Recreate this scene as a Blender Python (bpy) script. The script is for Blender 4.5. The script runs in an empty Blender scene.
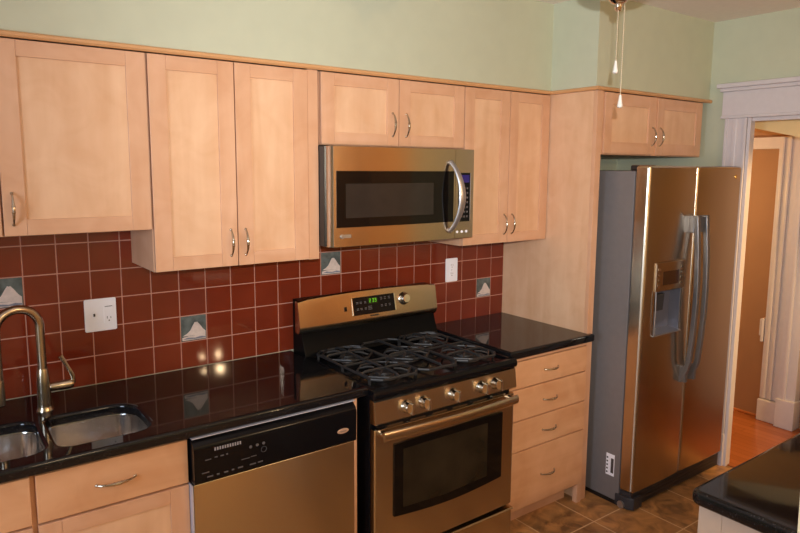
import bpy, bmesh, math, random
from mathutils import Vector, Matrix
random.seed(7)
S = bpy.context.scene
COL = S.collection
PI = math.pi

# ------------------------------------------------------------------ camera
cam_d = bpy.data.cameras.new('camera')
cam = bpy.data.objects.new('camera', cam_d)
COL.objects.link(cam)
S.camera = cam
yaw, pitch, roll = 0.6367, -0.1316, 0.0069
CAM = Vector((-1.3588, -2.7013, 1.7594))
fw = Vector((math.sin(yaw)*math.cos(pitch), math.cos(yaw)*math.cos(pitch), math.sin(pitch)))
rt = Vector((math.cos(yaw), -math.sin(yaw), 0))
up = rt.cross(fw)
rt2 = math.cos(roll)*rt + math.sin(roll)*up
up2 = -math.sin(roll)*rt + math.cos(roll)*up
cam.matrix_world = Matrix(((rt2.x, up2.x, -fw.x, CAM.x), (rt2.y, up2.y, -fw.y, CAM.y),
                           (rt2.z, up2.z, -fw.z, CAM.z), (0, 0, 0, 1)))
cam_d.sensor_width = 36
cam_d.lens = 653.18*36/800
cam_d.shift_x = -2.24/800
cam_d.shift_y = -12.3/800
cam_d.clip_start = 0.02

# ------------------------------------------------------------------ light
S.view_settings.view_transform = 'Standard'
S.view_settings.look = 'None'
S.view_settings.exposure = 0.0
S.view_settings.gamma = 1
S.view_settings.use_curve_mapping = False
S.cycles.use_denoising = True
S.cycles.max_bounces = 8
S.cycles.sample_clamp_indirect = 4.0
W = bpy.data.worlds.new('world'); S.world = W
W.use_nodes = True
W.node_tree.nodes['Background'].inputs[0].default_value = (0.9, 0.75, 0.6, 1)
W.node_tree.nodes['Background'].inputs[1].default_value = 0.02

def lamp(name, typ, loc, power, color, target=None, **kw):
    d = bpy.data.lights.new(name, typ)
    d.energy = power; d.color = color
    for k, v in kw.items(): setattr(d, k, v)
    o = bpy.data.objects.new(name, d); COL.objects.link(o)
    o.location = loc
    if target is not None:
        o.rotation_euler = (Vector(target)-Vector(loc)).to_track_quat('-Z', 'Y').to_euler()
    return o
FLASH = CAM + rt2*0.045 + up2*0.10
# the camera's own flash
lamp('camera_flash', 'SPOT', FLASH, 222, (0.95, 0.97, 1.0), FLASH + fw*3 + up2*0.66 + rt2*0.44, spot_size=math.radians(87), spot_blend=1.0, shadow_soft_size=0.012)
# bulbs of the lamp in the room behind
lamp('bulb_light', 'POINT', (0.99, -3.62, 2.04), 42, (1.0, 0.68, 0.38), shadow_soft_size=0.022)
lamp('bulb_light', 'POINT', (0.82, -3.60, 2.03), 4, (1.0, 0.68, 0.38), shadow_soft_size=0.022)
# lamp in the hall past the doorway
lamp('hall_light', 'POINT', (2.72, 0.20, 1.60), 25, (1.0, 0.62, 0.27), shadow_soft_size=0.08)
lamp('jamb_fill_spot', 'SPOT', (2.72, -2.7, 2.2), 240, (1.0, 0.60, 0.24), (2.50, -.86, .95), spot_size=math.radians(50), spot_blend=.5, shadow_soft_size=0.05)  # added unseen spot, aimed to light the doorway jamb
# unseen warm fill added to brighten the room behind the camera
lamp('room_fill', 'AREA', (-0.6, -3.7, 2.45), 26, (1.0, 0.72, 0.44), shape='DISK', size=0.5)
# daylight entering by the window on the left
lamp('window_light', 'AREA', (-2.84, -1.7, 1.55), 36, (0.66, 0.80, 1.0), (0, -1.5, 1.2), shape='RECTANGLE', size=0.8, size_y=1.1)

# ------------------------------------------------------------------ materials
def srgb(r, g, b):
    f = lambda c: c/12.92 if c <= .04045 else ((c+.055)/1.055)**2.4
    return (f(r/255), f(g/255), f(b/255), 1)

class NT:
    def __init__(s, name):
        s.m = bpy.data.materials.new(name); s.m.use_nodes = True
        s.t = s.m.node_tree; s.b = s.t.nodes['Principled BSDF']
    def n(s, t, **kw):
        x = s.t.nodes.new(t)
        for k, v in kw.items(): setattr(x, k, v)
        return x
    def l(s, a, b): s.t.links.new(a, b)
    def set(s, **kw):
        for k, v in kw.items(): s.b.inputs[k.replace('_', ' ')].default_value = v
        return s

def plain(name, col, rough=.5, metal=0, noise=0.04, scale=30, bump=0, coat=0, spec=.5):
    M = NT(name); M.set(Roughness=rough, Metallic=metal, Base_Color=col)
    M.b.inputs['Specular IOR Level'].default_value = spec
    if coat: M.b.inputs['Coat Weight'].default_value = coat
    tc = M.n('ShaderNodeTexCoord'); nz = M.n('ShaderNodeTexNoise'); nz.inputs['Scale'].default_value = scale
    M.l(tc.outputs['Object'], nz.inputs['Vector'])
    if noise:
        r = M.n('ShaderNodeValToRGB')
        r.color_ramp.elements[0].position = .3; r.color_ramp.elements[1].position = .7
        r.color_ramp.elements[0].color = tuple(c*(1-noise) for c in col[:3])+(1,)
        r.color_ramp.elements[1].color = tuple(min(1, c*(1+noise)) for c in col[:3])+(1,)
        M.l(nz.outputs['Fac'], r.inputs['Fac']); M.l(r.outputs['Color'], M.b.inputs['Base Color'])
    if bump:
        b = M.n('ShaderNodeBump'); b.inputs['Strength'].default_value = bump; b.inputs['Distance'].default_value = .002
        M.l(nz.outputs['Fac'], b.inputs['Height']); M.l(b.outputs['Normal'], M.b.inputs['Normal'])
    return M.m

def wood(name, c0, c1, axis, rough=.36, stretch=(13, 1.5)):
    """maple: long soft figure along one axis plus fine pores"""
    M = NT(name); M.set(Roughness=rough)
    tc = M.n('ShaderNodeTexCoord'); oi = M.n('ShaderNodeObjectInfo')
    sc = M.n('ShaderNodeVectorMath', operation='SCALE'); sc.inputs[0].default_value = (7, 13, 5)
    M.l(oi.outputs['Random'], sc.inputs['Scale'])
    ad = M.n('ShaderNodeVectorMath', operation='ADD')
    M.l(tc.outputs['Object'], ad.inputs[0]); M.l(sc.outputs[0], ad.inputs[1])
    mp = M.n('ShaderNodeMapping')
    v = [stretch[0]]*3; v['xyz'.index(axis)] = stretch[1]
    mp.inputs['Scale'].default_value = v
    M.l(ad.outputs[0], mp.inputs['Vector'])
    n1 = M.n('ShaderNodeTexNoise'); n1.inputs['Scale'].default_value = 1.0; n1.inputs['Detail'].default_value = 5; n1.inputs['Distortion'].default_value = .6
    M.l(mp.outputs[0], n1.inputs['Vector'])
    n2 = M.n('ShaderNodeTexNoise'); n2.inputs['Scale'].default_value = 7; n2.inputs['Detail'].default_value = 3; n2.inputs['Distortion'].default_value = 1.0
    M.l(ad.outputs[0], n2.inputs['Vector'])
    mx = M.n('ShaderNodeMath', operation='MULTIPLY_ADD'); mx.inputs[1].default_value = .6
    M.l(n1.outputs['Fac'], mx.inputs[0])
    m2 = M.n('ShaderNodeMath', operation='MULTIPLY'); m2.inputs[1].default_value = .45
    M.l(n2.outputs['Fac'], m2.inputs[0]); M.l(m2.outputs[0], mx.inputs[2])
    r = M.n('ShaderNodeValToRGB')
    r.color_ramp.elements[0].position = .30; r.color_ramp.elements[0].color = c0
    r.color_ramp.elements[1].position = .70; r.color_ramp.elements[1].color = c1
    M.l(mx.outputs[0], r.inputs['Fac']); M.l(r.outputs['Color'], M.b.inputs['Base Color'])
    return M.m

MA, MB_ = srgb(200, 148, 110), srgb(219, 173, 139)
M_wv = wood('maple_upright', MA, MB_, 'z')
M_wh = wood('maple_level', MA, MB_, 'x')
M_wy = wood('maple_deep', MA, MB_, 'y')
M_wp = wood('maple_panel', srgb(209, 160, 120), srgb(229, 188, 151), 'z')
M_drawer = wood('maple_drawer', srgb(202, 146, 102), srgb(222, 172, 130), 'x')
M_trim = wood('maple_trim', srgb(196, 144, 94), srgb(212, 160, 110), 'x')
M_inside = plain('cabinet_shadow_edge', srgb(120, 80, 55), .6)

def steel(name, col, rough=.27, aniso=.75, streak='z'):
    M = NT(name); M.set(Metallic=1, Roughness=rough, Base_Color=col)
    M.b.inputs['Anisotropic'].default_value = aniso; M.b.inputs['Anisotropic Rotation'].default_value = .25
    tg = M.n('ShaderNodeTangent', direction_type='RADIAL', axis='Z'); M.l(tg.outputs[0], M.b.inputs['Tangent'])
    return M.m
M_steel = steel('brushed_stainless', srgb(200, 184, 162), .24, .75)
M_steel_sink = steel('sink_stainless', srgb(226, 222, 218), .18, .6)
M_nickel = plain('brushed_nickel', srgb(190, 176, 155), .22, 1, .05)
M_chrome = plain('chrome', srgb(225, 220, 212), .08, 1, 0)
M_handle = plain('satin_grey_handle', srgb(178, 176, 176), .3, .85, .02)
M_fhandle = plain('grey_fridge_handle', srgb(128, 126, 127), .32, .7, .02)
M_black = plain('black_gloss_enamel', (.004, .004, .005, 1), .16, 0, 0, spec=.2)
M_blackp = plain('black_plastic', (.010, .009, .009, 1), .28, 0, .05)
M_matt = plain('matt_black_enamel', (.004, .004, .004, 1), .35, 0, 0, spec=.08)
M_burner = plain('burner_aluminium', srgb(70, 66, 64), .4, .6, .1)
M_glass = plain('dark_oven_glass', (.005, .004, .0035, 1), .06, 0, 0, spec=.3)
M_glass2 = plain('inner_oven_glass', (.022, .016, .009, 1), .10, 0, .3, 8, spec=.3)
M_iron = plain('cast_iron', (.022, .021, .021, 1), .42, 0, .15, 90, .1)
M_grey = plain('grey_fridge_side', srgb(120, 114, 112), .42, .1, .03)
M_dkgrey = plain('dark_grey_plastic', srgb(52, 50, 52), .45)
M_white = plain('white_plastic', srgb(244, 244, 250), .3, 0, .01)
M_slot = plain('slot_dark', srgb(70, 62, 60), .6)
M_paint = plain('white_trim_paint', srgb(205, 198, 200), .35, 0, .02)
M_cream = plain('cream_cabinet_paint', srgb(194, 172, 152), .4, 0, .02)
M_wall = plain('sage_green_wall_paint', srgb(189, 192, 166), .6, 0, .02, 12, .02)
M_ceil = plain('ceiling_paint', srgb(238, 226, 216), .7, 0, .02)
M_tan = plain('tan_hall_paint', srgb(158, 116, 80), .6, 0, .03, 6)
M_hallc = plain('hall_ceiling_paint', srgb(242, 208, 150), .7, 0, .02)
M_tile = plain('red_glazed_tile', srgb(116, 44, 25), .05, 0, .14, 5, .004)
M_grout = plain('pink_grout', srgb(188, 136, 116), .85, 0, .08, 60)
M_mtn_bg = plain('slate_picture_glaze', srgb(92, 100, 98), .25, 0, .35, 30)
M_mtn = plain('pale_mountain_glaze', srgb(212, 196, 186), .3, 0, .1, 60)
M_mtn_b = plain('lake_glaze', srgb(122, 124, 138), .3, 0, .2, 60)
M_gold = plain('gold_badge', srgb(200, 160, 80), .25, .8, 0)
M_copper = plain('copper_badge', srgb(216, 178, 150), .3, .5, 0)
M_print = plain('grey_print', srgb(150, 146, 150), .6, 0, 0)
M_printd = plain('dim_print', srgb(88, 84, 84), .6, 0, 0)
M_printk = plain('black_print', srgb(30, 26, 24), .6, 0, 0)
M_paper = plain('paper_white', srgb(225, 235, 232), .7, 0, .01)
M_blade = wood('fan_blade_wood', srgb(120, 75, 40), srgb(150, 98, 55), 'x')
M_screen = plain('fridge_display', srgb(58, 34, 20), .15, 0, 0)
M_fridge_recess = plain('recess_grey', srgb(120, 120, 130), .3, .6, .02)
def glow(name, col, st):
    M = NT(name); M.set(Base_Color=(0, 0, 0, 1)); M.b.inputs['Emission Color'].default_value = col; M.b.inputs['Emission Strength'].default_value = st
    return M.m
M_green = glow('green_clock_digits', srgb(110, 220, 30), .8)
M_blue = glow('blue_violet_display', srgb(60, 40, 150), .35)
M_sky = glow('daylight_sky', (.65, .8, 1, 1), 1.6)
def clear_glass():
    M = NT('window_glass'); M.set(Roughness=0, Base_Color=(1, 1, 1, 1)); M.b.inputs['Transmission Weight'].default_value = 1
    return M.m
M_pane = clear_glass()

def granite():
    M = NT('black_granite'); M.set(Roughness=.045); M.b.inputs['Specular IOR Level'].default_value = .36
    tc = M.n('ShaderNodeTexCoord'); v = M.n('ShaderNodeTexNoise'); v.inputs['Scale'].default_value = 260; v.inputs['Detail'].default_value = 3
    M.l(tc.outputs['Object'], v.inputs['Vector'])
    r = M.n('ShaderNodeValToRGB')
    r.color_ramp.elements[0].position = .62; r.color_ramp.elements[0].color = (.006, .006, .007, 1)
    r.color_ramp.elements[1].position = .78; r.color_ramp.elements[1].color = (.10, .09, .09, 1)
    M.l(v.outputs['Fac'], r.inputs['Fac']); M.l(r.outputs['Color'], M.b.inputs['Base Color'])
    return M.m
M_gran = granite()

def floor_tile():
    M = NT('brown_slate_tile')
    tc = M.n('ShaderNodeTexCoord'); mp = M.n('ShaderNodeMapping'); mp.inputs['Location'].default_value = (-1.227+.302*10, .775+.302*20, 0)
    M.l(tc.outputs['Object'], mp.inputs[0])
    br = M.n('ShaderNodeTexBrick'); br.offset = 0; br.squash = 1
    for k, v in (('Scale', 1), ('Brick Width', .302), ('Row Height', .302), ('Mortar Size', .0035), ('Mortar Smooth', .1)): br.inputs[k].default_value = v
    br.inputs['Color1'].default_value = srgb(205, 155, 100); br.inputs['Color2'].default_value = srgb(180, 132, 80); br.inputs['Mortar'].default_value = srgb(186, 150, 116)
    M.l(mp.outputs[0], br.inputs['Vector'])
    n = M.n('ShaderNodeTexNoise'); n.inputs['Scale'].default_value = 9; n.inputs['Detail'].default_value = 6; n.inputs['Distortion'].default_value = 1.2
    M.l(tc.outputs['Object'], n.inputs['Vector'])
    r = M.n('ShaderNodeValToRGB'); r.color_ramp.elements[0].position = .32; r.color_ramp.elements[0].color = (.38, .36, .36, 1)
    r.color_ramp.elements[1].position = .68; r.color_ramp.elements[1].color = (1.15, 1.1, 1.0, 1)
    M.l(n.outputs['Fac'], r.inputs['Fac'])
    mx = M.n('ShaderNodeMix', data_type='RGBA', blend_type='MULTIPLY'); mx.inputs['Factor'].default_value = 1
    M.l(br.outputs['Color'], mx.inputs['A']); M.l(r.outputs['Color'], mx.inputs['B'])
    m3 = M.n('ShaderNodeMix', data_type='RGBA'); m3.inputs['B'].default_value = srgb(215, 180, 135)
    M.l(br.outputs['Fac'], m3.inputs['Factor']); M.l(mx.outputs['Result'], m3.inputs['A'])
    M.l(m3.outputs['Result'], M.b.inputs['Base Color'])
    M.set(Roughness=.38)
    b = M.n('ShaderNodeBump'); b.inputs['Strength'].default_value = .25; b.inputs['Distance'].default_value = .003
    M.l(n.outputs['Fac'], b.inputs['Height']); M.l(b.outputs[0], M.b.inputs['Normal'])
    return M.m
M_floor = floor_tile()

def planks():
    M = NT('hall_oak_boards')
    tc = M.n('ShaderNodeTexCoord'); mp = M.n('ShaderNodeMapping'); mp.inputs['Rotation'].default_value = (0, 0, PI/2)
    M.l(tc.outputs['Object'], mp.inputs[0])
    br = M.n('ShaderNodeTexBrick'); br.offset = .4
    for k, v in (('Scale', 1), ('Brick Width', 1.1), ('Row Height', .06), ('Mortar Size', .0012)): br.inputs[k].default_value = v
    br.inputs['Color1'].default_value = srgb(168, 98, 50); br.inputs['Color2'].default_value = srgb(150, 84, 40); br.inputs['Mortar'].default_value = srgb(120, 62, 28)
    M.l(mp.outputs[0], br.inputs['Vector']); M.l(br.outputs['Color'], M.b.inputs['Base Color']); M.set(Roughness=.25)
    return M.m
M_planks = planks()

# ------------------------------------------------------------------ mesh helpers
class MB:
    """collects shapes in world coordinates, builds ONE mesh object"""
    def __init__(s): s.bm = bmesh.new()
    def _mat(s, faces, m):
        for f in faces: f.material_index = m
    def box(s, x0, x1, y0, y1, z0, z1, m=0, bev=0.0, seg=2):
        before = set(s.bm.faces)
        r = bmesh.ops.create_cube(s.bm, size=1)
        for v in r['verts']:
            v.co = Vector(((x0+x1)/2+v.co.x*(x1-x0), (y0+y1)/2+v.co.y*(y1-y0), (z0+z1)/2+v.co.z*(z1-z0)))
        if bev:
            es = list({e for v in r['verts'] for e in v.link_edges})
            bmesh.ops.bevel(s.bm, geom=es, offset=bev, segments=seg, affect='EDGES', profile=.5)
        s._mat([f for f in s.bm.faces if f not in before], m)
        return s
    def prism(s, poly, a, b, axis='z', m=0, bev=0.0, seg=2):
        """poly of 2D points: axis z -> (x,y); y -> (x,z); x -> (y,z)"""
        before = set(s.bm.faces)
        P = {'z': lambda p, t: (p[0], p[1], t), 'y': lambda p, t: (p[0], t, p[1]), 'x': lambda p, t: (t, p[0], p[1])}[axis]
        A = [s.bm.verts.new(P(p, a)) for p in poly]; B = [s.bm.verts.new(P(p, b)) for p in poly]
        n = len(poly)
        fa = s.bm.faces.new(A); fb = s.bm.faces.new(B[::-1])
        fs = [fa, fb]+[s.bm.faces.new((A[i], B[i], B[(i+1) % n], A[(i+1) % n])) for i in range(n)]
        bmesh.ops.recalc_face_normals(s.bm, faces=fs)
        if bev:
            bmesh.ops.bevel(s.bm, geom=list(fa.edges)+list(fb.edges), offset=bev, segments=seg, affect='EDGES', profile=.5)
        s._mat([f for f in s.bm.faces if f not in before], m)
        return s
    def tube(s, pts, r, seg=12, m=0, caps=True, flat=None):
        """flat: (vector, factor) squeezes the section along a direction"""
        before = set(s.bm.faces)
        pts = [Vector(p) for p in pts]
        rs = r if isinstance(r, (list, tuple)) else [r]*len(pts)
        t0 = (pts[1]-pts[0]).normalized()
        u = t0.orthogonal().normalized()
        rings = []
        for i, p in enumerate(pts):
            t = (pts[min(i+1, len(pts)-1)]-pts[max(i-1, 0)]).normalized()
            u = (u - t*u.dot(t)).normalized(); w = t.cross(u)
            ring = []
            for k in range(seg):
                a = 2*PI*k/seg
                d = (u*math.cos(a)+w*math.sin(a))*rs[i]
                if flat: fv = Vector(flat[0]).normalized(); d = d + fv*(d.dot(fv))*(flat[1]-1)
                ring.append(s.bm.verts.new(p+d))
            rings.append(ring)
        for a, b in zip(rings, rings[1:]):
            for k in range(seg): s.bm.faces.new((a[k], a[(k+1) % seg], b[(k+1) % seg], b[k]))
        if caps:
            s.bm.faces.new(rings[0][::-1]); s.bm.faces.new(rings[-1])
        s._mat([f for f in s.bm.faces if f not in before], m)
        return s
    def lathe(s, prof, origin, axis, seg=28, m=0):
        """prof: (radius, height along axis)"""
        before = set(s.bm.faces)
        ax = Vector(axis).normalized(); u = ax.orthogonal().normalized(); w = ax.cross(u); o = Vector(origin)
        rings = []
        for (r, h) in prof:
            if r < 1e-6: rings.append([s.bm.verts.new(o+ax*h)])
            else: rings.append([s.bm.verts.new(o+ax*h+(u*math.cos(2*PI*k/seg)+w*math.sin(2*PI*k/seg))*r) for k in range(seg)])
        for a, b in zip(rings, rings[1:]):
            for k in range(seg):
                k2 = (k+1) % seg
                if len(a) == 1 and len(b) == 1: continue
                if len(a) == 1: s.bm.faces.new((a[0], b[k2], b[k]))
                elif len(b) == 1: s.bm.faces.new((a[k], a[k2], b[0]))
                else: s.bm.faces.new((a[k], a[k2], b[k2], b[k]))
        if len(rings[0]) > 1: s.bm.faces.new(rings[0][::-1])
        if len(rings[-1]) > 1: s.bm.faces.new(rings[-1])
        s._mat([f for f in s.bm.faces if f not in before], m)
        return s
    def build(s, name, mats, parent=None, smooth=35):
        bmesh.ops.recalc_face_normals(s.bm, faces=s.bm.faces)
        if parent is not None:
            off = ROOTLOC[parent.name]
            bmesh.ops.translate(s.bm, verts=s.bm.verts, vec=-off)
            loc = Vector((0, 0, 0)); wl = off
        else:
            xs = [v.co for v in s.bm.verts]
            off = Vector(((min(v.x for v in xs)+max(v.x for v in xs))/2, (min(v.y for v in xs)+max(v.y for v in xs))/2, min(v.z for v in xs)))
            bmesh.ops.translate(s.bm, verts=s.bm.verts, vec=-off)
            loc = off; wl = off
        me = bpy.data.meshes.new(name); s.bm.to_mesh(me); s.bm.free()
        for m in (mats if isinstance(mats, (list, tuple)) else [mats]): me.materials.append(m)
        o = bpy.data.objects.new(name, me); COL.objects.link(o)
        o.location = loc
        if parent is not None: o.parent = parent
        ROOTLOC[o.name] = wl.copy()
        if smooth:
            for p in me.polygons: p.use_smooth = True
            me.set_sharp_from_angle(angle=math.radians(smooth))
            weigh(o)
        return o
ROOTLOC = {}
def weigh(o):
    w = o.modifiers.new('weighted_normal', 'WEIGHTED_NORMAL'); w.keep_sharp = True; w.weight = 100

def tag(o, label, cat, group=None):
    o['label'] = label; o['category'] = cat
    if group: o['group'] = group
    return o
def thing(name, label, cat, loc, group=None):
    o = bpy.data.objects.new(name, None); COL.objects.link(o)
    o.location = loc; o.empty_display_size = .1
    ROOTLOC[o.name] = Vector(loc)
    return tag(o, label, cat, group)
def struct(o): o['kind'] = 'structure'; return o
def cut(o, cutter):
    """boolean difference, applied"""
    md = o.modifiers.new('b', 'BOOLEAN'); md.operation = 'DIFFERENCE'; md.object = cutter; md.solver = 'EXACT'
    bpy.context.view_layer.update()
    dg = bpy.context.evaluated_depsgraph_get()
    me = bpy.data.meshes.new_from_object(o.evaluated_get(dg))
    o.modifiers.clear(); old = o.data; o.data = me; bpy.data.meshes.remove(old)
    cm = cutter.data; bpy.data.objects.remove(cutter); bpy.data.meshes.remove(cm)

# ------------------------------------------------------------------ the setting
ZC = 2.605
XW = 2.42           # wall with the doorway
def sbox(name, mat, *b, bev=0): return struct(MB().box(*b, bev=bev).build(name, mat))
sbox('floor', M_floor, -3.0, 2.46, -4.4, 0.12, -.06, 0)
sbox('ceiling', M_ceil, -3.0, 2.54, -4.4, 0.12, ZC, ZC+.06)
sbox('wall_back', M_wall, -3.0, 2.54, 0.0, 0.12, 0, ZC)
M_peach = plain('peach_reflection_wall', srgb(204, 160, 108), .6, 0, .03)  # peach put on unseen wall parts to warm the steel's reflections
sbox('wall_front', M_wall, -3.0, 1.45, -4.5, -4.4, 0, ZC)
sbox('wall_front', M_peach, 1.45, 2.54, -4.5, -4.4, 0, ZC)
# right wall with the doorway (opening y -1.72..-0.875, z 0..2.05)
m = MB()
m.box(XW, XW+.035, -.853, 0.0, 0, ZC); m.box(XW, XW+.035, -4.4, -3.1, 0, ZC, 1); m.box(XW, XW+.035, -3.1, -1.72, 0, ZC); m.box(XW, XW+.035, -1.72, -.853, 2.05, ZC)
struct(m.build('wall_right', [M_wall, M_peach]))
# left wall with its window
m = MB()
m.box(-3.1, -3.0, -4.4, -2.15, 0, ZC); m.box(-3.1, -3.0, -1.25, .12, 0, ZC); m.box(-3.1, -3.0, -2.15, -1.25, 0, .95); m.box(-3.1, -3.0, -2.15, -1.25, 2.15, ZC)
struct(m.build('wall_left', M_wall))
m = MB()
m.box(-3.03, -2.97, -2.2, -2.12, .9, 2.2); m.box(-3.03, -2.97, -1.28, -1.2, .9, 2.2); m.box(-3.03, -2.97, -2.12, -1.28, 2.12, 2.2)
m.box(-3.03, -2.95, -2.2, -1.2, .88, .95); m.box(-3.02, -2.98, -2.12, -1.28, 1.52, 1.57)
win = struct(m.build('window_1', M_paint))
struct(MB().box(-3.005, -3.0, -2.13, -1.27, .95, 2.13).build('window_pane', M_pane, win))
sbox('sky_backdrop', M_sky, -3.9, -3.88, -3.2, -.2, .2, 3.0)
# dropped soffit over the wall cabinets, deeper over the refrigerator
SY, SF = -.325, -.615
m = MB(); m.prism([(-3.0, 0), (-3.0, SY), (1.366, SY), (1.366, SF), (XW, SF), (XW, 0)], 2.165, ZC, 'z')
struct(m.build('soffit', M_wall))

# door casing with head moulding and plinth blocks
CX = XW
m = MB()
for (a, b) in ((-.853, -.728), (-1.85, -1.72)):
    m.box(CX-.018, CX, a, b, .20, 2.055, bev=.003)
    m.box(CX-.026, CX, a, a+.016, .20, 2.055, bev=.003); m.box(CX-.024, CX, b-.014, b, .20, 2.055, bev=.003)
    m.box(CX-.022, CX, a+.055, a+.085, .20, 2.055, bev=.008)
    m.box(CX-.032, CX, a-.004, b+.004, 0, .20, bev=.004)
m.box(CX-.024, CX, -1.87, -.708, 2.055, 2.205, bev=.002)
m.box(CX-.034, CX, -1.875, -.705, 2.050, 2.066, bev=.004)
m.box(CX-.040, CX, -1.885, -.695, 2.200, 2.222, bev=.006)
m.box(CX-.056, CX, -1.90, -.681, 2.220, 2.246, bev=.006)
struct(m.build('door_1_casing', M_paint))
m = MB()
m.box(CX-.014, CX+.036, -.872, -.8535, 0, 2.05, bev=.002); m.box(CX, CX+.036, -1.722, -1.70, 0, 2.05, bev=.002); m.box(CX, CX+.036, -1.70, -.872, 2.03, 2.052, bev=.002)
struct(m.build('door_1_jamb', M_paint))

# hall past the doorway
HX = 3.40
sbox('floor_hall', M_planks, 2.46, 3.6, -3.4, 1.2, -.06, 0)
struct(MB().box(2.43, 2.456, -1.70, -.872, 0, .008, bev=.003).build('threshold', M_planks))
sbox('wall_hall', M_tan, HX, HX+.1, -.95, 1.2, 0, 2.6)
sbox('wall_hall_side', plain('taupe_reflection_wall', srgb(222, 196, 172), .6, 0, .03), HX, HX+.1, -3.4, -.95, 0, 2.6)  # unseen stretch given its own tone for the fridge's reflection
sbox('wall_hall_end', M_tan, 2.485, HX, .5, .6, 0, 2.6)
sbox('wall_hall_near', M_tan, 2.485, HX, -3.4, -3.3, 0, 2.6)
sbox('ceiling_hall', M_hallc, 2.485, HX, -3.3, .5, 2.6, 2.66)
# sloping underside of the stairs over the hall
m = MB(); m.prism([(.5, 2.31), (-1.35, 1.87), (-1.35, 1.97), (.5, 2.41)], 2.62, HX, 'x')
struct(m.build('stair_soffit', M_hallc))
# casing and plinths of the door across the hall
m = MB()
m.box(HX-.05, HX, -.745, -.615, .16, 1.985, bev=.004)
m.box(HX-.062, HX, -.655, -.635, .16, 1.985, bev=.006); m.box(HX-.062, HX, -.70, -.68, .16, 1.985, bev=.006)
m.box(HX-.075, HX, -.86, -.745, .16, 1.985, bev=.005)
m.box(HX-.09, HX, -.80, -.78, .16, 1.985, bev=.006)
m.box(HX-.075, HX, -.748, -.612, 0, .155, bev=.008)
m.box(HX-.105, HX, -.87, -.745, 0, .20, bev=.006)
m.box(HX-.03, HX, -.615, -.15, 1.905, 1.985, bev=.004)
struct(m.build('door_2_casing', M_paint))
m = MB(); m.box(HX-.06, HX, -.612, -.590, .56, .73, bev=.009); m.box(HX-.055, HX, -.60, -.578, .60, .725, bev=.01)
struct(m.build('door_2_strike', M_paint))
struct(MB().box(HX-.014, HX, -.612, .5, 0, .014, bev=.004).build('baseboard_hall', wood('hall_shoe', srgb(190, 110, 55), srgb(205, 125, 65), 'y')))

# ------------------------------------------------------------------ backsplash
bs = thing('backsplash', 'glossy red square tile backsplash with pale grout lines behind the counters', 'backsplash', (0, 0, .914))
T, TX, TZ, TP = .1112, -.4055, .914, .1118
m = MB()
m.box(-1.95, 1.3695, -.0055, 0, .9125, 1.60)
m.build('grout_bed', M_grout, bs)
pics = {(-1, 1): 'picture tile of a pale mountain, lowest on the left', (-7, 3): 0, (5, 3): 0, (14, 1): 0}
m = MB()
rr = random.Random(3)
for i in range(-14, 16):
    for j in range(0, 6):
        if (i, j) in pics: continue
        x0 = TX+i*TP+.0020; x1 = TX+(i+1)*TP-.0020; z0 = TZ+j*T+.0020; z1 = TZ+(j+1)*T-.0020
        if x1 > 1.369: x1 = 1.369
        nv = len(m.bm.verts); m.bm.verts.ensure_lookup_table()
        m.box(x0, x1, -.0070, -.002, z0 if j else .9128, z1, bev=.0012, seg=2)
        m.bm.verts.ensure_lookup_table()
        tx, tz = rr.uniform(-.0006, .0006), rr.uniform(-.0006, .0006)
        for v in list(m.bm.verts)[nv:]:
            v.co.y += (v.co.x-(x0+x1)/2)*tx+(v.co.z-(z0+z1)/2)*(tz if j else -.0096)
m.build('tile_field', M_tile, bs)
lab = {(-1, 1): 'grey mountain picture tile low beside the double outlet', (-7, 3): 'grey mountain picture tile behind the faucet neck',
       (5, 3): 'grey mountain picture tile just under the microwave', (14, 1): 'grey mountain picture tile near the tall end panel'}
for (i, j) in pics:
    x0 = TX+i*TP+.0020; z0 = TZ+j*T+.0020; w = T-.0040
    q = lambda u, v: (x0+u*w, z0+v*w)
    m = MB(); m.box(x0, x0+w, -.0070, -.002, z0, z0+w, 0, .0012)
    m.prism([q(.06, .22), q(.22, .30), q(.36, .42), q(.47, .62), q(.55, .74), q(.60, .72), q(.64, .74), q(.74, .62), q(.86, .44), q(.96, .34), q(.96, .20)], -.0072, -.0092, 'y', 1)
    m.prism([q(.04, .04), q(.04, .16), q(.3, .2), q(.96, .20), q(.96, .04)], -.0072, -.0088, 'y', 1)
    m.prism([q(.05, .09), q(.25, .15), q(.55, .11), q(.75, .15), q(.95, .12), q(.95, .07), q(.5, .06)], -.0072, -.0096, 'y', 2)
    o = m.build('picture_tile', [M_mtn_bg, M_mtn, M_mtn_b], bs); o['label'] = lab[(i, j)]

# ------------------------------------------------------------------ cabinet builders
WOOD = [M_wv, M_wh, M_wp, M_inside, M_wy]
def pull(parent, x, y, z, axis='z', L=.105, name='handle', proj=.024):
    """bowed bar pull with tapered tips and a knuckle of two beads"""
    d = Vector((0, 0, 1)) if axis == 'z' else Vector((1, 0, 0))
    c = Vector((x, y, z)); pts = []; rs = []
    N = 22
    for k in range(N+1):
        t = k/N*2-1
        pts.append(c + d*(t*L/2) + Vector((0, -proj*(1-t*t)**.8-.001, 0)))
        r = .0020+.0035*(1-abs(t))**.7
        rs.append(r)
    m = MB(); m.tube(pts, rs, 10)
    for s_ in (-.085, .085):
        b = c + d*(s_*L) + Vector((0, -proj, 0))
        m.lathe([(0, -.0062), (.0045, -.0046), (.0064, 0), (.0045, .0046), (0, .0062)], b, d, 12)
    for s_ in (-1, 1):
        b = c+d*(s_*L*.47)
        m.lathe([(.005, 0), (.0045, .004), (.0022, .006)], b, (0, -1, 0), 12)
    return m.build(name, M_nickel, parent)
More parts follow.
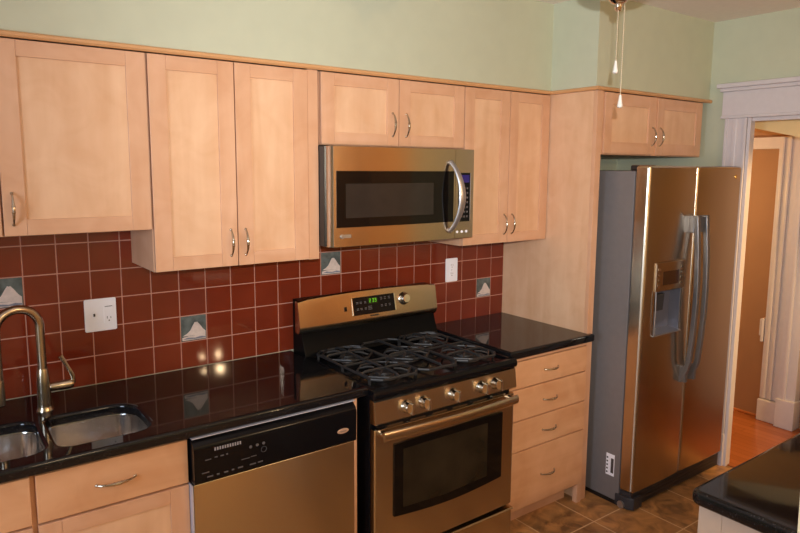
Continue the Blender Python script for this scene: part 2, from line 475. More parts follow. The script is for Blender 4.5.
def shaker(root, x0, x1, z0, z1, yf, name='door', stile=.062, rail=.05, th=.02):
    m = MB()
    m.box(x0, x0+stile, yf, yf+th, z0, z1, 0, .0018); m.box(x1-stile, x1, yf, yf+th, z0, z1, 0, .0018)
    m.box(x0+stile, x1-stile, yf+.0004, yf+th, z1-rail, z1-.0003, 1, .0012); m.box(x0+stile, x1-stile, yf+.0004, yf+th, z0+.0003, z0+rail, 1, .0012)
    m.box(x0+stile-.006, x1-stile+.006, yf+.007, yf+th-.003, z0+rail-.006, z1-rail+.006, 2)
    return m.build(name, WOOD, root)
def slab(root, x0, x1, z0, z1, yf, name='drawer', th=.02):
    return MB().box(x0, x1, yf, yf+th, z0, z1, 0, .003).build(name, M_drawer, root)
def carcass(root, x0, x1, yf, z0, z1, yb=-.002, name='carcass'):
    m = MB(); m.box(x0, x1, yf, yb, z0, z1, 0, .0012)
    return m.build(name, WOOD, root)

ZT, ZB, DY = 2.146, 1.380, -.326
G = 'maple wall cabinets'
# over the sink: two doors, the left one mostly outside the frame
c = thing('wall_cabinet', 'short maple wall cabinet over the sink, mounted higher than its neighbour', 'cabinet', (-1.15, 0, 1.534), G)
carcass(c, -1.60, -.7005, -.305, 1.534, ZT)
shaker(c, -1.598, -1.156, 1.537, ZT-.003, DY)
d = shaker(c, -1.1505, -.7025, 1.537, ZT-.003, DY, stile=.064, rail=.05)
pull(d, -1.124, DY, 1.622)
# left of the microwave
c = thing('wall_cabinet', 'tall two-door maple wall cabinet left of the microwave', 'cabinet', (-.36, 0, ZB), G)
carcass(c, -.697, -.030, -.305, ZB, ZT)
d = shaker(c, -.695, -.3865, ZB+.002, ZT-.003, DY); pull(d, -.4135, DY, 1.472)
d = shaker(c, -.3825, -.079, ZB+.002, ZT-.003, DY); pull(d, -.3545, DY, 1.472)
MB().box(-.077, -.030, -.322, -.305, ZB, ZT, 0, .001).build('filler_strip', M_wv, c)
# over the microwave
c = thing('wall_cabinet', 'small two-door maple wall cabinet directly above the microwave', 'cabinet', (.37, 0, 1.851), G)
carcass(c, -.018, .7615, -.305, 1.851, ZT)
d = shaker(c, -.016, .3735, 1.854, ZT-.003, DY); pull(d, .340, DY, 1.946)
d = shaker(c, .3775, .7595, 1.854, ZT-.003, DY); pull(d, .414, DY, 1.946)
# right of the microwave
c = thing('wall_cabinet', 'tall two-door maple wall cabinet between microwave and tall end panel', 'cabinet', (1.06, 0, ZB), G)
carcass(c, .7635, 1.366, -.305, ZB, ZT)
d = shaker(c, .7655, 1.0675, ZB+.002, ZT-.003, DY); pull(d, 1.043, DY, 1.476)
d = shaker(c, 1.0715, 1.364, ZB+.002, ZT-.003, DY, stile=.058); pull(d, 1.099, DY, 1.476)
# over the refrigerator
FY = -.62
c = thing('wall_cabinet', 'deep two-door maple wall cabinet above the refrigerator', 'cabinet', (1.9, 0, 1.833), G)
carcass(c, 1.4165, 2.375, -.60, 1.833, ZT)
MB().box(1.4165, 1.436, -.612, -.60, 1.833, ZT, 0, .001).build('face_frame', M_wv, c)
MB().box(1.86, 1.92, -.612, -.60, 1.833, ZT, 0, .001).build('face_frame', M_wv, c)
d = shaker(c, 1.438, 1.878, 1.838, ZT-.003, FY, rail=.06); pull(d, 1.853, FY, 1.935, L=.1)
d = shaker(c, 1.898, 2.345, 1.838, ZT-.003, FY, rail=.06); pull(d, 1.925, FY, 1.935, L=.1)
# tall end panel
c = thing('end_panel', 'tall maple end panel standing beside the refrigerator', 'panel', (1.39, -.3, 0))
MB().box(1.371, 1.389, -.600, -.002, 0, ZT, 0, .0012).build('side_panel', M_wp, c)
MB().box(1.371, 1.4155, -.622, -.600, 0, ZT, 0, .0025).build('front_stile', M_wv, c)
# moulding along the cabinet tops
m = MB()
prof = [(0, 0), (-.012, 0), (-.017, .006), (-.017, .014), (-.012, .0185), (0, .0185)]
def runx(x0, x1, yb): m.prism([(yb+a, ZT+.0005+b) for a, b in prof], x0, x1, 'x')
runx(-1.61, 1.372, DY+.003); runx(1.358, XW-.001, FY+.003)
m.prism([(1.373+a, ZT+.0005+b) for a, b in prof], FY-.012, DY-.010, 'y')
struct(m.build('trim_1', M_trim))

# ------------------------------------------------------------------ base cabinets
BY = -.63
c = thing('base_cabinet', 'maple sink base cabinet under the steel double bowl', 'cabinet', (-1.15, -.3, 0))
m = MB(); m.box(-1.62, -1.605, -.61, -.01, .10, .872, 0); m.box(-.72, -.7045, -.61, -.01, .10, .872, 0)
m.box(-1.605, -.715, -.61, -.01, .10, .115, 1); m.box(-1.605, -.715, -.6085, -.59, .852, .872, 1); m.box(-1.175, -1.135, -.61, -.59, .115, .852, 0); m.box(-1.605, -.715, -.6085, -.59, .69, .72, 1)
m.box(-1.62, -.7045, -.54, -.53, 0, .10, 1)
m.build('carcass', WOOD, c)
d = slab(c, -1.612, -1.160, .716, .865, BY, 'drawer'); pull(d, -1.386, BY, .79, 'x', .12)
d = slab(c, -1.146, -.7035, .716, .865, BY, 'drawer'); pull(d, -.928, BY, .789, 'x', .12)
shaker(c, -1.612, -1.160, .11, .709, BY); shaker(c, -1.146, -.7035, .11, .709, BY)

tag(MB().box(-.0655, -.042, BY, -.02, .0, .874, 0, .0015).build('filler_panel', M_wv), 'narrow maple filler strip between dishwasher and range', 'panel')

c = thing('base_cabinet', 'maple base cabinet with four drawers right of the range', 'cabinet', (1.08, -.3, 0))
m = MB(); m.box(.786, 1.368, -.598, -.002, .10, .876, 1); m.box(.786, 1.33, -.55, -.54, 0, .10, 1); m.box(.787, 1.368, -.622, -.598, .857, .873, 1)
m.build('carcass', WOOD, c)
MB().box(1.335, 1.3695, -.629, -.60, 0, .104, 0, .001).build('foot', M_wv, c)
for k, (a, b, zh) in enumerate(((.7225, .853, .788), (.5625, .7165, .635), (.4065, .5565, .479), (.104, .4005, .247))):
    d = slab(c, .787, 1.3685, a, b, BY, 'drawer'); pull(d, 1.092, BY, zh, 'x', .105)

# ------------------------------------------------------------------ worktops
def rrect(x0, x1, y0, y1, rs, n=8):
    """rs: radii at (x0,y0),(x1,y0),(x1,y1),(x0,y1)"""
    P = []
    for (cx, cy, r, a0) in ((x0+rs[0], y0+rs[0], rs[0], PI), (x1-rs[1], y0+rs[1], rs[1], 1.5*PI), (x1-rs[2], y1-rs[2], rs[2], 0), (x0+rs[3], y1-rs[3], rs[3], .5*PI)):
        for k in range(n+1):
            a = a0+PI/2*k/n; P.append((cx+r*math.cos(a), cy+r*math.sin(a)))
    return P
def worktop(name, outer, holes, z0, z1, bev, label):
    cu = bpy.data.curves.new(name, 'CURVE'); cu.dimensions = '2D'; cu.fill_mode = 'BOTH'
    for poly in [outer]+holes:
        sp = cu.splines.new('POLY'); sp.points.add(len(poly)-1); sp.use_cyclic_u = True
        for p, q in zip(sp.points, poly): p.co = (q[0], q[1], 0, 1)
    cu.extrude = (z1-z0)/2-bev; cu.bevel_depth = bev; cu.bevel_resolution = 3; cu.offset = -bev
    t = bpy.data.objects.new('tmp', cu); COL.objects.link(t)
    bpy.context.view_layer.update()
    me = bpy.data.meshes.new_from_object(t.evaluated_get(bpy.context.evaluated_depsgraph_get()))
    bpy.data.objects.remove(t); bpy.data.curves.remove(cu)
    me.materials.clear(); me.materials.append(M_gran); me.name = name
    o = bpy.data.objects.new(name, me); COL.objects.link(o); o.location = (0, 0, (z0+z1)/2)
    for p in me.polygons: p.use_smooth = True
    me.set_sharp_from_angle(angle=math.radians(30))
    return tag(o, label, 'worktop')
BL = (-1.50, -1.105, -.575, -.275); BR = (-1.072, -.790, -.575, -.285)
hl = rrect(BL[0], BL[1], BL[2], BL[3], (.06, .05, .06, .06)); hr = rrect(BR[0], BR[1], BR[2], BR[3], (.05, .06, .085, .04))
ZK = .9125
worktop('worktop', [(-1.95, -.0058), (-1.95, -.655), (-.0065, -.655), (-.0065, -.0058)], [hl, hr], .875, ZK, .011, 'long black granite worktop around the sink, left of the range')
worktop('worktop', [(.7825, -.0058), (.7825, -.655), (1.3885, -.655), (1.3885, -.624), (1.3695, -.624), (1.3695, -.0058)], [], .8775, ZK+.006, .011, 'short black granite worktop between range and tall end panel')
# peninsula in front
PX, PY = .240, -1.832
worktop('worktop', [(2.40, PY), (2.40, -2.50)] + [(PX, -2.50)] + [(PX+.03-.03*math.cos(a), PY-.03+.03*math.sin(a)) for a in (0, .3, .6, .9, 1.2, 1.57)], [], .874, ZK+.002, .015, 'black granite worktop on the cream cabinet in the right foreground')

# sink under the worktop
c = thing('sink', 'stainless steel double bowl sink set under the black worktop', 'sink', (-1.15, -.42, .70))
def bowl(poly, depth, cx, cy):
    m = MB(); bm = m.bm
    def ring(s, z): return [bm.verts.new((cx+(p[0]-cx)*s, cy+(p[1]-cy)*s, z)) for p in poly]
    zt = .8745
    R = [ring(1.06, zt), ring(1.035, zt), ring(1.025, zt-.006), ring(1.01, zt-.10), ring(.99, zt-depth+.03), ring(.93, zt-depth+.008), ring(.82, zt-depth), ring(.16, zt-depth-.004)]
    for a, b in zip(R, R[1:]):
        for k in range(len(a)): bm.faces.new((a[k], a[(k+1) % len(a)], b[(k+1) % len(a)], b[k]))
    bm.faces.new(R[-1])
    return m.build('bowl', M_steel_sink, c, 50)
for P, hole in ((BL, hl), (BR, hr)):
    cx, cy = (P[0]+P[1])/2, (P[2]+P[3])/2
    b = bowl(hole, .17, cx, cy)
    MB().lathe([(.042, 0), (.040, .003), (.028, .004), (.026, .001), (.006, .001), (0, .004)], (cx, cy, .8745-.17-.004), (0, 0, 1), 24).build('drain', M_chrome, b)

# faucet
fx, fy = -1.057, -.203
c = thing('faucet', 'brushed nickel gooseneck faucet with side lever behind the sink', 'faucet', (fx, fy, ZK))
m = MB(); m.lathe([(.028, 0), (.028, .005), (.0245, .010), (.0235, .02), (.0215, .10), (.0215, .115), (.0195, .135), (.0165, .15)], (fx, fy, ZK), (0, 0, 1), 28)
m.build('base', M_nickel, c)
dv = Vector((-.97, -.24, 0)); D = .138; zc_ = 1.212
pts = [Vector((fx, fy, ZK+.13+k*(zc_-ZK-.13)/6)) for k in range(7)]
for k in range(1, 21):
    a = PI*k/20; pts.append(Vector((fx, fy, zc_))+dv*(D/2*(1-math.cos(a)))+Vector((0, 0, D/2*math.sin(a))))
for k in range(1, 5): pts.append(Vector((fx, fy, zc_))+dv*D-Vector((0, 0, .04*k)))
MB().tube(pts, .0152, 20).build('neck', M_nickel, c)
e = Vector((fx, fy, zc_))+dv*D
MB().lathe([(.0155, 0), (.017, -.01), (.0175, -.05), (.0165, -.085), (.012, -.09)], e-Vector((0, 0, .158)), (0, 0, 1), 20).build('spray_head', M_nickel, c)
m = MB(); m.lathe([(.0125, 0), (.016, .006), (.016, .03), (.0175, .034), (.0175, .065), (.013, .076), (0, .078)], (fx+.018, fy, .992), (1, 0, 0), 22)
hb = m.build('lever_hub', M_nickel, c)
MB().tube([(fx+.080, fy, .985), (fx+.094, fy, .999), (fx+.093, fy-.001, 1.02), (fx+.078, fy-.003, 1.056), (fx+.064, fy-.004, 1.085), (fx+.056, fy-.005, 1.10)], [.008, .0085, .0075, .0062, .0072, .0085], 12, flat=((0, 1, 0), .75)).build('lever', M_nickel, hb)

# ------------------------------------------------------------------ dishwasher
c = thing('dishwasher', 'stainless dishwasher with black control panel beside the sink cabinet', 'dishwasher', (-.40, -.3, 0))
X0, X1 = -.698, -.068
MB().box(X0, X1, -.60, -.02, .02, .868, 0).build('tub_body', M_blackp, c)
o = MB().box(X0+.001, X1-.001, -.655, -.60, .115, .712, 0, .004).build('door', M_steel, c)
MB().box(X0+.01, X1-.01, -.585, -.575, .015, .112, 0, .002).build('toe_kick', M_blackp, c)
m = MB()
m.prism([(-.601, .716), (-.663, .716), (-.668, .722), (-.670, .836), (-.664, .850), (-.652, .858), (-.640, .872), (-.601, .872)], X0+.001, X1-.001, 'x', 0)
cp = m.build('control_panel', M_black, c)
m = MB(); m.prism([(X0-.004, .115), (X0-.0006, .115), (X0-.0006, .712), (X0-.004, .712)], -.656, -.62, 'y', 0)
M_strip = plain('pale_metal_strip', srgb(205, 205, 216), .3, .3, 0)  # metal trim; reflected daylight is put into its pale bluish colour
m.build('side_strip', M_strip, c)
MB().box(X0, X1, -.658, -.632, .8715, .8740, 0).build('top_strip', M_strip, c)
m = MB()
for k in range(11): m.box(-.628+k*.0088, -.623+k*.0088, -.6708, -.6695, .822, .833, 0)
m.build('vent_mark', M_print, cp)
m = MB()
for (x, z, w, h) in ((-.660, .795, .02, .003), (-.628, .797, .010, .004), (-.608, .797, .012, .004), (-.588, .797, .006, .005), (-.672, .752, .024, .003), (-.655, .735, .020, .004), (-.622, .735, .009, .005), (-.597, .735, .014, .005), (-.570, .736, .008, .005), (-.548, .737, .018, .005), (-.505, .737, .022, .004), (-.475, .738, .018, .004), (-.535, .764, .03, .002), (-.50, .766, .02, .002)):
    MB().box(x, x+w, -.6708, -.669, z, z+h, 0).build('button_mark', M_printd, cp)
for (x, z) in ((-.500, .802), (-.476, .803), (-.452, .804)): MB().lathe([(.0055, 0), (.005, .0008)], (x, -.6695, z), (0, -1, 0), 12).build('button_mark', M_printd, cp)
m = MB()
m.tube([(-.452+.010*math.cos(a*PI/8), -.670, .782+.010*math.sin(a*PI/8)) for a in range(17)], .0007, 6)
m.build('button_mark', M_printd, cp)
m = MB(); m.lathe([(.5, 0), (.5, .0018), (.44, .0030), (0, .0032)], (0, 0, 0), (0, -1, 0), 32)
for v in m.bm.verts: v.co = Vector((v.co.x*.050-.130, v.co.y-.6695, v.co.z*.020+.770))
bdg = m.build('oval_badge', M_copper, cp)
m = MB(); m.tube([(-.143+.026*k/14, -.6732, .770+.0020*math.sin(k*1.9)) for k in range(15)], .0007, 6)
m.build('badge_script', M_slot, bdg)

# ------------------------------------------------------------------ range
c = thing('gas_range', 'stainless gas range with black cooktop and raised control backguard', 'range', (.38, -.35, 0))
R0, R1 = .0, .777
MB().box(R0, R1, -.655, -.02, .05, .862, 0, .003).build('body', M_black, c)
for x in (.04, .72):
    for y in (-.60, -.08): MB().lathe([(.018, 0), (.018, .05)], (x, y, 0.0), (0, 0, 1), 14).build('foot', M_blackp, c)
# cooktop tray
m = MB()
m.prism([(-.095, .862), (-.660, .862), (-.694, .866), (-.699, .876), (-.697, .892), (-.688, .902), (-.660, .902), (-.640, .893), (-.115, .893), (-.105, .902), (-.095, .902)], R0-.004, R1+.003, 'x', 0, .004)
ck = m.build('cooktop', M_black, c)
m = MB(); m.box(R0-.004, R0+.03, -.66, -.10, .885, .904, 0, .006); m.build('side_rim', M_black, ck)
m = MB(); m.box(R1-.03, R1+.003, -.66, -.10, .885, .904, 0, .006)
m.build('side_rim', M_black, ck)
# burners
def burner(x, y, r):
    m = MB(); m.lathe([(r*1.5, 0), (r*1.45, .004), (r*1.15, .006), (r*1.1, .014), (r*.95, .016)], (x, y, .893), (0, 0, 1), 28)
    b = m.build('burner', M_burner, c)
    MB().lathe([(r*.98, 0), (r, .003), (r*.97, .008), (r*.8, .0105), (0, .011)], (x, y, .9095), (0, 0, 1), 28).build('burner_cap', M_iron, b)
for x, y, r in ((.155, -.53, .042), (.155, -.24, .034), (.382, -.385, .036), (.608, -.53, .045), (.608, -.24, .030)): burner(x, y, r)
# grates: three sections
def grate(x0, x1, burners):
    m = MB(); z = .926; y0, y1 = -.640, -.135; rr = .0042
    def bar(a, b, r=rr): m.tube([a, ((a[0]+b[0])/2, (a[1]+b[1])/2, (a[2]+b[2])/2), b], r, 8, flat=((0, 0, 1), 1.35))
    ch = .035
    P = [(x0+ch, y0), (x1-ch, y0), (x1, y0+ch), (x1, y1-ch), (x1-ch, y1), (x0+ch, y1), (x0, y1-ch), (x0, y0+ch)]
    for k in range(8): a, b = P[k], P[(k+1) % 8]; bar((a[0], a[1], z-.006), (b[0], b[1], z-.006))
    ym = (y0+y1)/2
    bar((x0, ym, z-.006), (x1, ym, z-.006))
    for (bx, by, r) in burners:
        for k in range(4):
            a = k*PI/2; dx, dy = math.cos(a), math.sin(a)
            L = (x1-x0)/2 if k % 2 == 0 else (abs((y1 if dy > 0 else y0)-by) if len(burners) == 1 or (dy > 0) == (by > ym) else abs(ym-by))
            cxm = (x0+x1)/2
            e = (bx+dx*L, by+dy*L)
            m.tube([(bx, by, z+.004), (bx+dx*.03, by+dy*.03, z+.005), (e[0]-dx*.02, e[1]-dy*.02, z+.003), (e[0], e[1], z-.006)], [.0038, .0048, .0048, .0045], 8, flat=((0, 0, 1), 1.35))
        for k in range(4):
            a = PI/4+k*PI/2; dx, dy = math.cos(a), math.sin(a)
            m.tube([(bx+dx*r*1.0, by+dy*r*1.0, z+.004), (bx+dx*(r+.028), by+dy*(r+.028), z+.005), (bx+dx*(r+.065), by+dy*(r+.060), z-.004)], [.0038, .0048, .0042], 8)
        Rr = min((x1-x0)/2, .118); n = 8
        ring = [(bx+Rr*math.cos(PI/8+2*PI*k/n), by+Rr*math.sin(PI/8+2*PI*k/n), z-.005) for k in range(n)]
        for k in range(n): bar(ring[k], ring[(k+1) % n], .0040)
    for px_, py_ in ((x0, y0+ch+.01), (x1, y0+ch+.01), (x0, y1-ch-.01), (x1, y1-ch-.01), (x0, ym), (x1, ym)):
        m.tube([(px_, py_, z-.004), (px_, py_, .8915)], [.0065, .0055], 8)
    return m.build('grate', M_iron, c)
grate(.040, .270, [(.155, -.53, .042), (.155, -.24, .034)])
grate(.276, .488, [(.382, -.385, .036)])
grate(.494, .724, [(.608, -.53, .045), (.608, -.24, .030)])
# front control rail with five knobs
m = MB(); m.prism([(-.655, .765), (-.694, .766), (-.699, .772), (-.688, .856), (-.682, .861), (-.655, .861)], R0, R1, 'x', 0, .002)
m.build('knob_panel', M_steel, c)
for x in (.152, .239, .398, .559, .644):
    o = (x, -.693, .813)
    m = MB(); m.lathe([(.027, 0), (.0265, .004), (.0235, .008), (.0225, .026), (.021, .031), (0, .032)], o, (0, -1, .03), 26)
    m.box(x-.006, x+.006, -.742, -.702, .789, .837, 0, .003)
    k = m.build('knob', M_chrome, c)
# backguard
m = MB(); m.prism([(-.012, .895), (-.135, .895), (-.128, .915), (-.098, .995), (-.085, 1.14), (-.06, 1.155), (-.012, 1.155)], R0, R1, 'x', 0, .003)
bg = m.build('backguard', M_matt, c)
m = MB()                                   # arched stainless fascia
N = 16; bm = m.bm
front, back = [], []
def arch(t): return 1.163+.012*(1-(2*t-1)**2)
rows = []
for k in range(N+1):
    t = k/N; x = R0-.018+t*(R1-R0+.022); zt = arch(t)
    if k in (0, N): zt -= .006
    rows.append([bm.verts.new(p) for p in ((x, -.07, zt-.004), (x, -.087, zt), (x, -.098, zt-.006), (x, -.118-.006*(1-(2*t-1)**2), 1.040), (x, -.114-.004*(1-(2*t-1)**2), 1.022), (x, -.100, 1.006), (x, -.07, 1.010))])
for a, b in zip(rows, rows[1:]):
    for k in range(7): bm.faces.new((a[k], b[k], b[(k+1) % 7], a[(k+1) % 7]))
bm.faces.new(rows[0]); bm.faces.new(rows[-1][::-1])
fa = m.build('control_fascia', M_steel, bg)
fd = Vector((0, -.020, -.112)).normalized(); fn = Vector((0, -.984, .176)).normalized()
def fpos(x, s, out=0):                     # s: 0 at top .. along the face
    t = (x-R0)/(R1-R0); top = Vector((x, -.098-.003*(1-(2*t-1)**2), arch(t)-.006))
    z = 1.149+.0; base = Vector((x, -.0985, z))
    bowl_ = -.006*(1-(2*t-1)**2)*(s/.11)
    return base+fd*s+Vector((0, bowl_, 0))+fn*out
def fbox(m, x0, x1, s0, s1, o0, o1, mi=0):
    bm = m.bm; q = []
    for x, s_, o_ in ((x0, s0, o0), (x1, s0, o0), (x1, s1, o0), (x0, s1, o0), (x0, s0, o1), (x1, s0, o1), (x1, s1, o1), (x0, s1, o1)):
        q.append(bm.verts.new(fpos(x, s_, o_)))
    for f in ((3, 2, 1, 0), (4, 5, 6, 7), (0, 1, 5, 4), (1, 2, 6, 5), (2, 3, 7, 6), (3, 0, 4, 7)):
        bm.faces.new([q[i] for i in f]).material_index = mi
m = MB(); fbox(m, .265, .508, .008, .093, .001, .0045)
dsp = m.build('display', M_black, fa)
m = MB(); fbox(m, .508, .514, .010, .091, .001, .0055); m.build('display_bezel', M_chrome, fa)
m = MB(); fbox(m, .262, .265, .010, .091, .001, .005)
m.build('display_bezel', M_chrome, fa)
m = MB(); fbox(m, .352, .408, .017, .045, .0046, .0052); m.build('display_window', plain('dark_green_lens', (.006, .02, .003, 1), .2, 0, 0), dsp)
m = MB()
for d0 in (.360, .378, .392):               # three lit digits
    for sg in ((0, .009, .021, .0235), (0, .009, .0285, .0305), (0, .009, .036, .038)): fbox(m, d0+sg[0], d0+sg[1], sg[2], sg[3], .0053, .0056)
    fbox(m, d0+.007, d0+.009, .021, .030, .0053, .0056); fbox(m, d0+(0 if d0 < .37 else .007), d0+(.002 if d0 < .37 else .009), .029, .038, .0053, .0056)
m.build('clock_digits', M_green, dsp)
marks = [(x, s_, .012) for x in (.285, .305, .330) for s_ in (.030, .036, .060, .066)]
marks += [(x, s_, .011) for x in (.425, .448, .472) for s_ in (.020, .028, .055, .062)]
marks += [(.350, s_, .022) for s_ in (.055, .062, .069)]
for x, s_, w in marks:
    m = MB(); fbox(m, x, x+w, s_, s_+.003, .0046, .0051); m.build('button_mark', M_printd, dsp)
m = MB(); fbox(m, .218, .232, .045, .066, .001, .003); m.build('vent_slot', M_black, fa)
m = MB()
for k in range(7): fbox(m, .362+k*.0065, .367+k*.0065, .099, .1045, .0045, .0062)
m.build('name_plate', M_printk, fa)
o = fpos(.568, .042, .0)
m = MB(); m.lathe([(.033, 0), (.031, .004), (.026, .007), (.0245, .024), (.020, .030), (0, .031)], o, fn, 28); m.build('oven_knob', M_chrome, fa)
# oven door with window and towel bar
m = MB(); m.prism([(R0+.002, -.66), (R0+.002, -.684), (R0+.012, -.689), (.19, -.694), (.38, -.696), (.57, -.694), (R1-.012, -.689), (R1-.002, -.684), (R1-.002, -.66)], .205, .742, 'z', 0, .004)
od = m.build('oven_door', M_steel, c)
lo = [(.092+(.694-.092)*k/12, .362-.020*math.sin(PI*k/12)) for k in range(13)]
m = MB(); m.prism([(.694, .668), (.640, .672), (.15, .672), (.092, .668)]+lo, -.6985, -.690, 'y', 0, .0015)
ow = m.build('oven_window', M_glass, od)
m = MB(); m.prism([(.600, .640), (.135, .640), (.135, .392), (.36, .380), (.600, .392)], -.6995, -.6975, 'y', 0)
m.build('inner_pane', M_glass2, ow)
m = MB(); m.box(.02, .745, -.676, -.665, .744, .762, 0); m.build('door_vent', M_black, od)
m = MB()
for k in range(6): m.box(.06+k*.115, .14+k*.115, -.690, -.676, .745, .751, 0, .001)
m.build('vent_louver', M_steel, od)
pts = []
for k in range(17):
    t = k/16*2-1; pts.append((.385+t*.366, -.728-.020*(1-t*t), .727))
m = MB(); m.tube(pts, .0205, 18, flat=((0, 1, 0), .5))
for x in (.034, .736): m.tube([(x, -.686, .727), (x, -.730, .727)], .013, 12)
m.build('oven_handle', M_steel, od)
# storage drawer
m = MB(); m.box(R0+.002, R1-.002, -.690, -.655, .05, .180, 0, .004)
sd = m.build('storage_drawer', M_steel, c)
m = MB(); m.prism([(-.655, .180), (-.695, .176), (-.704, .184), (-.700, .190), (-.655, .194)], R0+.004, R1-.004, 'x', 0, .001)
m.build('drawer_lip', M_steel, sd)

# ------------------------------------------------------------------ microwave
c = thing('microwave', 'stainless over-the-range microwave mounted above the gas range', 'microwave', (.37, -.2, 1.43))
W0, W1 = -.020, .770
MB().box(W0-.008, W1-.002, -.362, -.010, 1.434, 1.846, 0, .002).build('housing', M_blackp, c)
m = MB(); bm = m.bm
def bow(x): t = (x-W0)/(W1-W0); return -.402-.012*math.sin(PI*min(max(t, 0), 1))
def fronted(x0, x1, z0, z1, yb, rl, rr_):
    """vertical slab with a gently bowed face and rounded outer corners"""
    P = [(x0, yb)]
    if rl: P += [(x0, -.375), (x0+.004, -.390), (x0+.013, bow(x0+.013))]
    else: P += [(x0, bow(x0))]
    for k in range(1, 12):
        x = x0+(x1-x0)*k/12
        if x > x0+.016 and x < x1-.016: P.append((x, bow(x)))
    if rr_: P += [(x1-.013, bow(x1-.013)), (x1-.004, -.390), (x1, -.375)]
    else: P += [(x1, bow(x1))]
    P += [(x1, yb)]
    return P
MW = MB(); MW.prism(fronted(W0, .638, 1.432, 1.846, -.362, 1, 0), 1.432, 1.846, 'z', 0, .003)
md = MW.build('door', M_steel, c)
m = MB(); m.prism(fronted(.640, W1, 1.432, 1.846, -.362, 0, 1), 1.432, 1.846, 'z', 0, .003)
mc = m.build('control_column', M_steel, c)
def bowplate(m, x0, x1, z0, z1, o0, o1, mi=0, n=10):
    P = [(x0+(x1-x0)*k/n, bow(x0+(x1-x0)*k/n)-o1) for k in range(n+1)] + [(x0+(x1-x0)*k/n, bow(x0+(x1-x0)*k/n)-o0) for k in range(n, -1, -1)]
    m.prism(P, z0, z1, 'z', mi)
m = MB(); bowplate(m, .006, .628, 1.513, 1.745, -.004, .002); mw = m.build('window', M_glass, md)
m = MB(); bowplate(m, .048, .505, 1.552, 1.693, -.002, .0026); m.build('window_mesh', plain('brown_window_mesh', (.026, .021, .017, 1), .10, 0, .10, 14, spec=.3), mw)
pts = []
for k in range(19):
    t = k/18*2-1; z = 1.629+t*.155
    pts.append((.604+.026*(1-t*t), bow(.6)-.010-.050*(1-t*t)**.8, z))
m = MB(); m.tube(pts, [.011+.009*(1-abs(k/9-1)) for k in range(19)], 16, flat=((0, 1, 0), .5))
for z in (1.474, 1.784): m.lathe([(.012, 0), (.010, .014), (.006, .018)], (.606, bow(.6)+.001, z), (0, -1, 0), 14)
m.build('handle', M_handle, md)
m = MB(); bowplate(m, .030, .072, 1.470, 1.484, 0, .004, 0, 4); m.lathe([(.010, 0), (.009, .005), (0, .006)], (.032, bow(.03), 1.476), (0, -1, 0), 16)
m.build('badge', M_handle, md)
m = MB(); bowplate(m, .660, .733, 1.511, 1.738, -.004, .002, 0, 4); kp = m.build('keypad', M_black, mc)
m = MB(); m.box(.7335, .7375, bow(.735)-.003, bow(.735), 1.513, 1.736, 0, .001); m.build('keypad_edge', M_handle, mc)
m = MB(); bowplate(m, .668, .727, 1.693, 1.728, .0022, .0028, 0, 4); m.build('display', M_blue, kp)
m = MB()
for i in range(3):
    for j in range(7): bowplate(m, .674+i*.018, .684+i*.018, 1.530+j*.022, 1.539+j*.022, .0022, .0028, 0, 2)
m.build('key_legends', M_printd, kp)
for x in (.655, .685, .714):
    MB().lathe([(.0065, 0), (.006, .003), (0, .004)], (x, bow(x), 1.464), (0, -1, 0), 14).build('button', M_white, mc)
m = MB(); m.box(W0+.06, W1-.06, -.34, -.06, 1.428, 1.434, 0); m.build('vent_filter', M_dkgrey, c)

# ------------------------------------------------------------------ refrigerator
c = thing('refrigerator', 'stainless side-by-side refrigerator with ice dispenser in its left door', 'refrigerator', (1.89, -.42, 0))
F0, FM, F1 = 1.482, 1.912, 2.370
MB().box(F0+.004, F1-.004, -.778, -.035, .022, 1.752, 0, .006).build('body', M_grey, c)
m = MB(); m.box(F0+.008, F1-.008, -.772, -.05, .0, .024, 0); m.build('base_frame', M_blackp, c)
def fdoor(x0, x1, name):
    P = [(x0, -.788), (x0, -.846), (x0+.002, -.853), (x0+.007, -.8585)]
    n = 10
    for k in range(n+1):
        x = x0+.014+(x1-x0-.028)*k/n; t = k/n*2-1; P.append((x, -.861-.005*(1-t*t)))
    P += [(x1-.007, -.8585), (x1-.002, -.853), (x1, -.846), (x1, -.788)]
    m = MB(); m.prism(P, .100, 1.778, 'z', 0, .012, 4)
    return m.build(name, M_steel, c)
dl = fdoor(F0, FM-.0025, 'freezer_door'); dr = fdoor(FM+.0025, F1, 'fresh_food_door')
# recess for the dispenser
cutm = MB(); cutm.box(1.575, 1.822, -.90, -.795, .918, 1.150); cu_ = cutm.build('cutter', M_steel)
cu_.location = cu_.location
cut(dl, cu_)
for p in dl.data.polygons: p.use_smooth = True
dl.data.set_sharp_from_angle(angle=math.radians(35)); weigh(dl)
m = MB(); yr = -.797
m.box(1.576, 1.821, yr-.002, yr, .919, 1.149, 0)
m.box(1.576, 1.580, -.858, yr, .919, 1.149, 0); m.box(1.817, 1.821, -.858, yr, .919, 1.149, 0); m.box(1.576, 1.821, -.858, yr, 1.145, 1.149, 1)
m.build('dispenser_recess', [M_fridge_recess, M_dkgrey], dl)
m = MB(); m.prism([(-.80, .919), (-.872, .919), (-.872, .925), (-.80, .934)], 1.572, 1.825, 'x', 0, .002); m.build('drip_tray', M_handle, dl)
m = MB(); m.box(1.60, 1.635, -.842, -.80, 1.06, 1.147, 0, .006); m.prism([(-.812, 1.03), (-.818, 1.12), (-.80, 1.12), (-.80, 1.03)], 1.66, 1.74, 'x', 0)
m.build('dispenser_paddle', M_dkgrey, dl)
m = MB(); m.box(1.568, 1.828, -.873, -.86, 1.150, 1.296, 0, .004); dp = m.build('dispenser_panel', steel('panel_steel', srgb(176, 152, 124), .3), dl)
MB().box(1.628, 1.770, -.8745, -.8725, 1.180, 1.250, 0, .002).build('display', M_screen, dp)
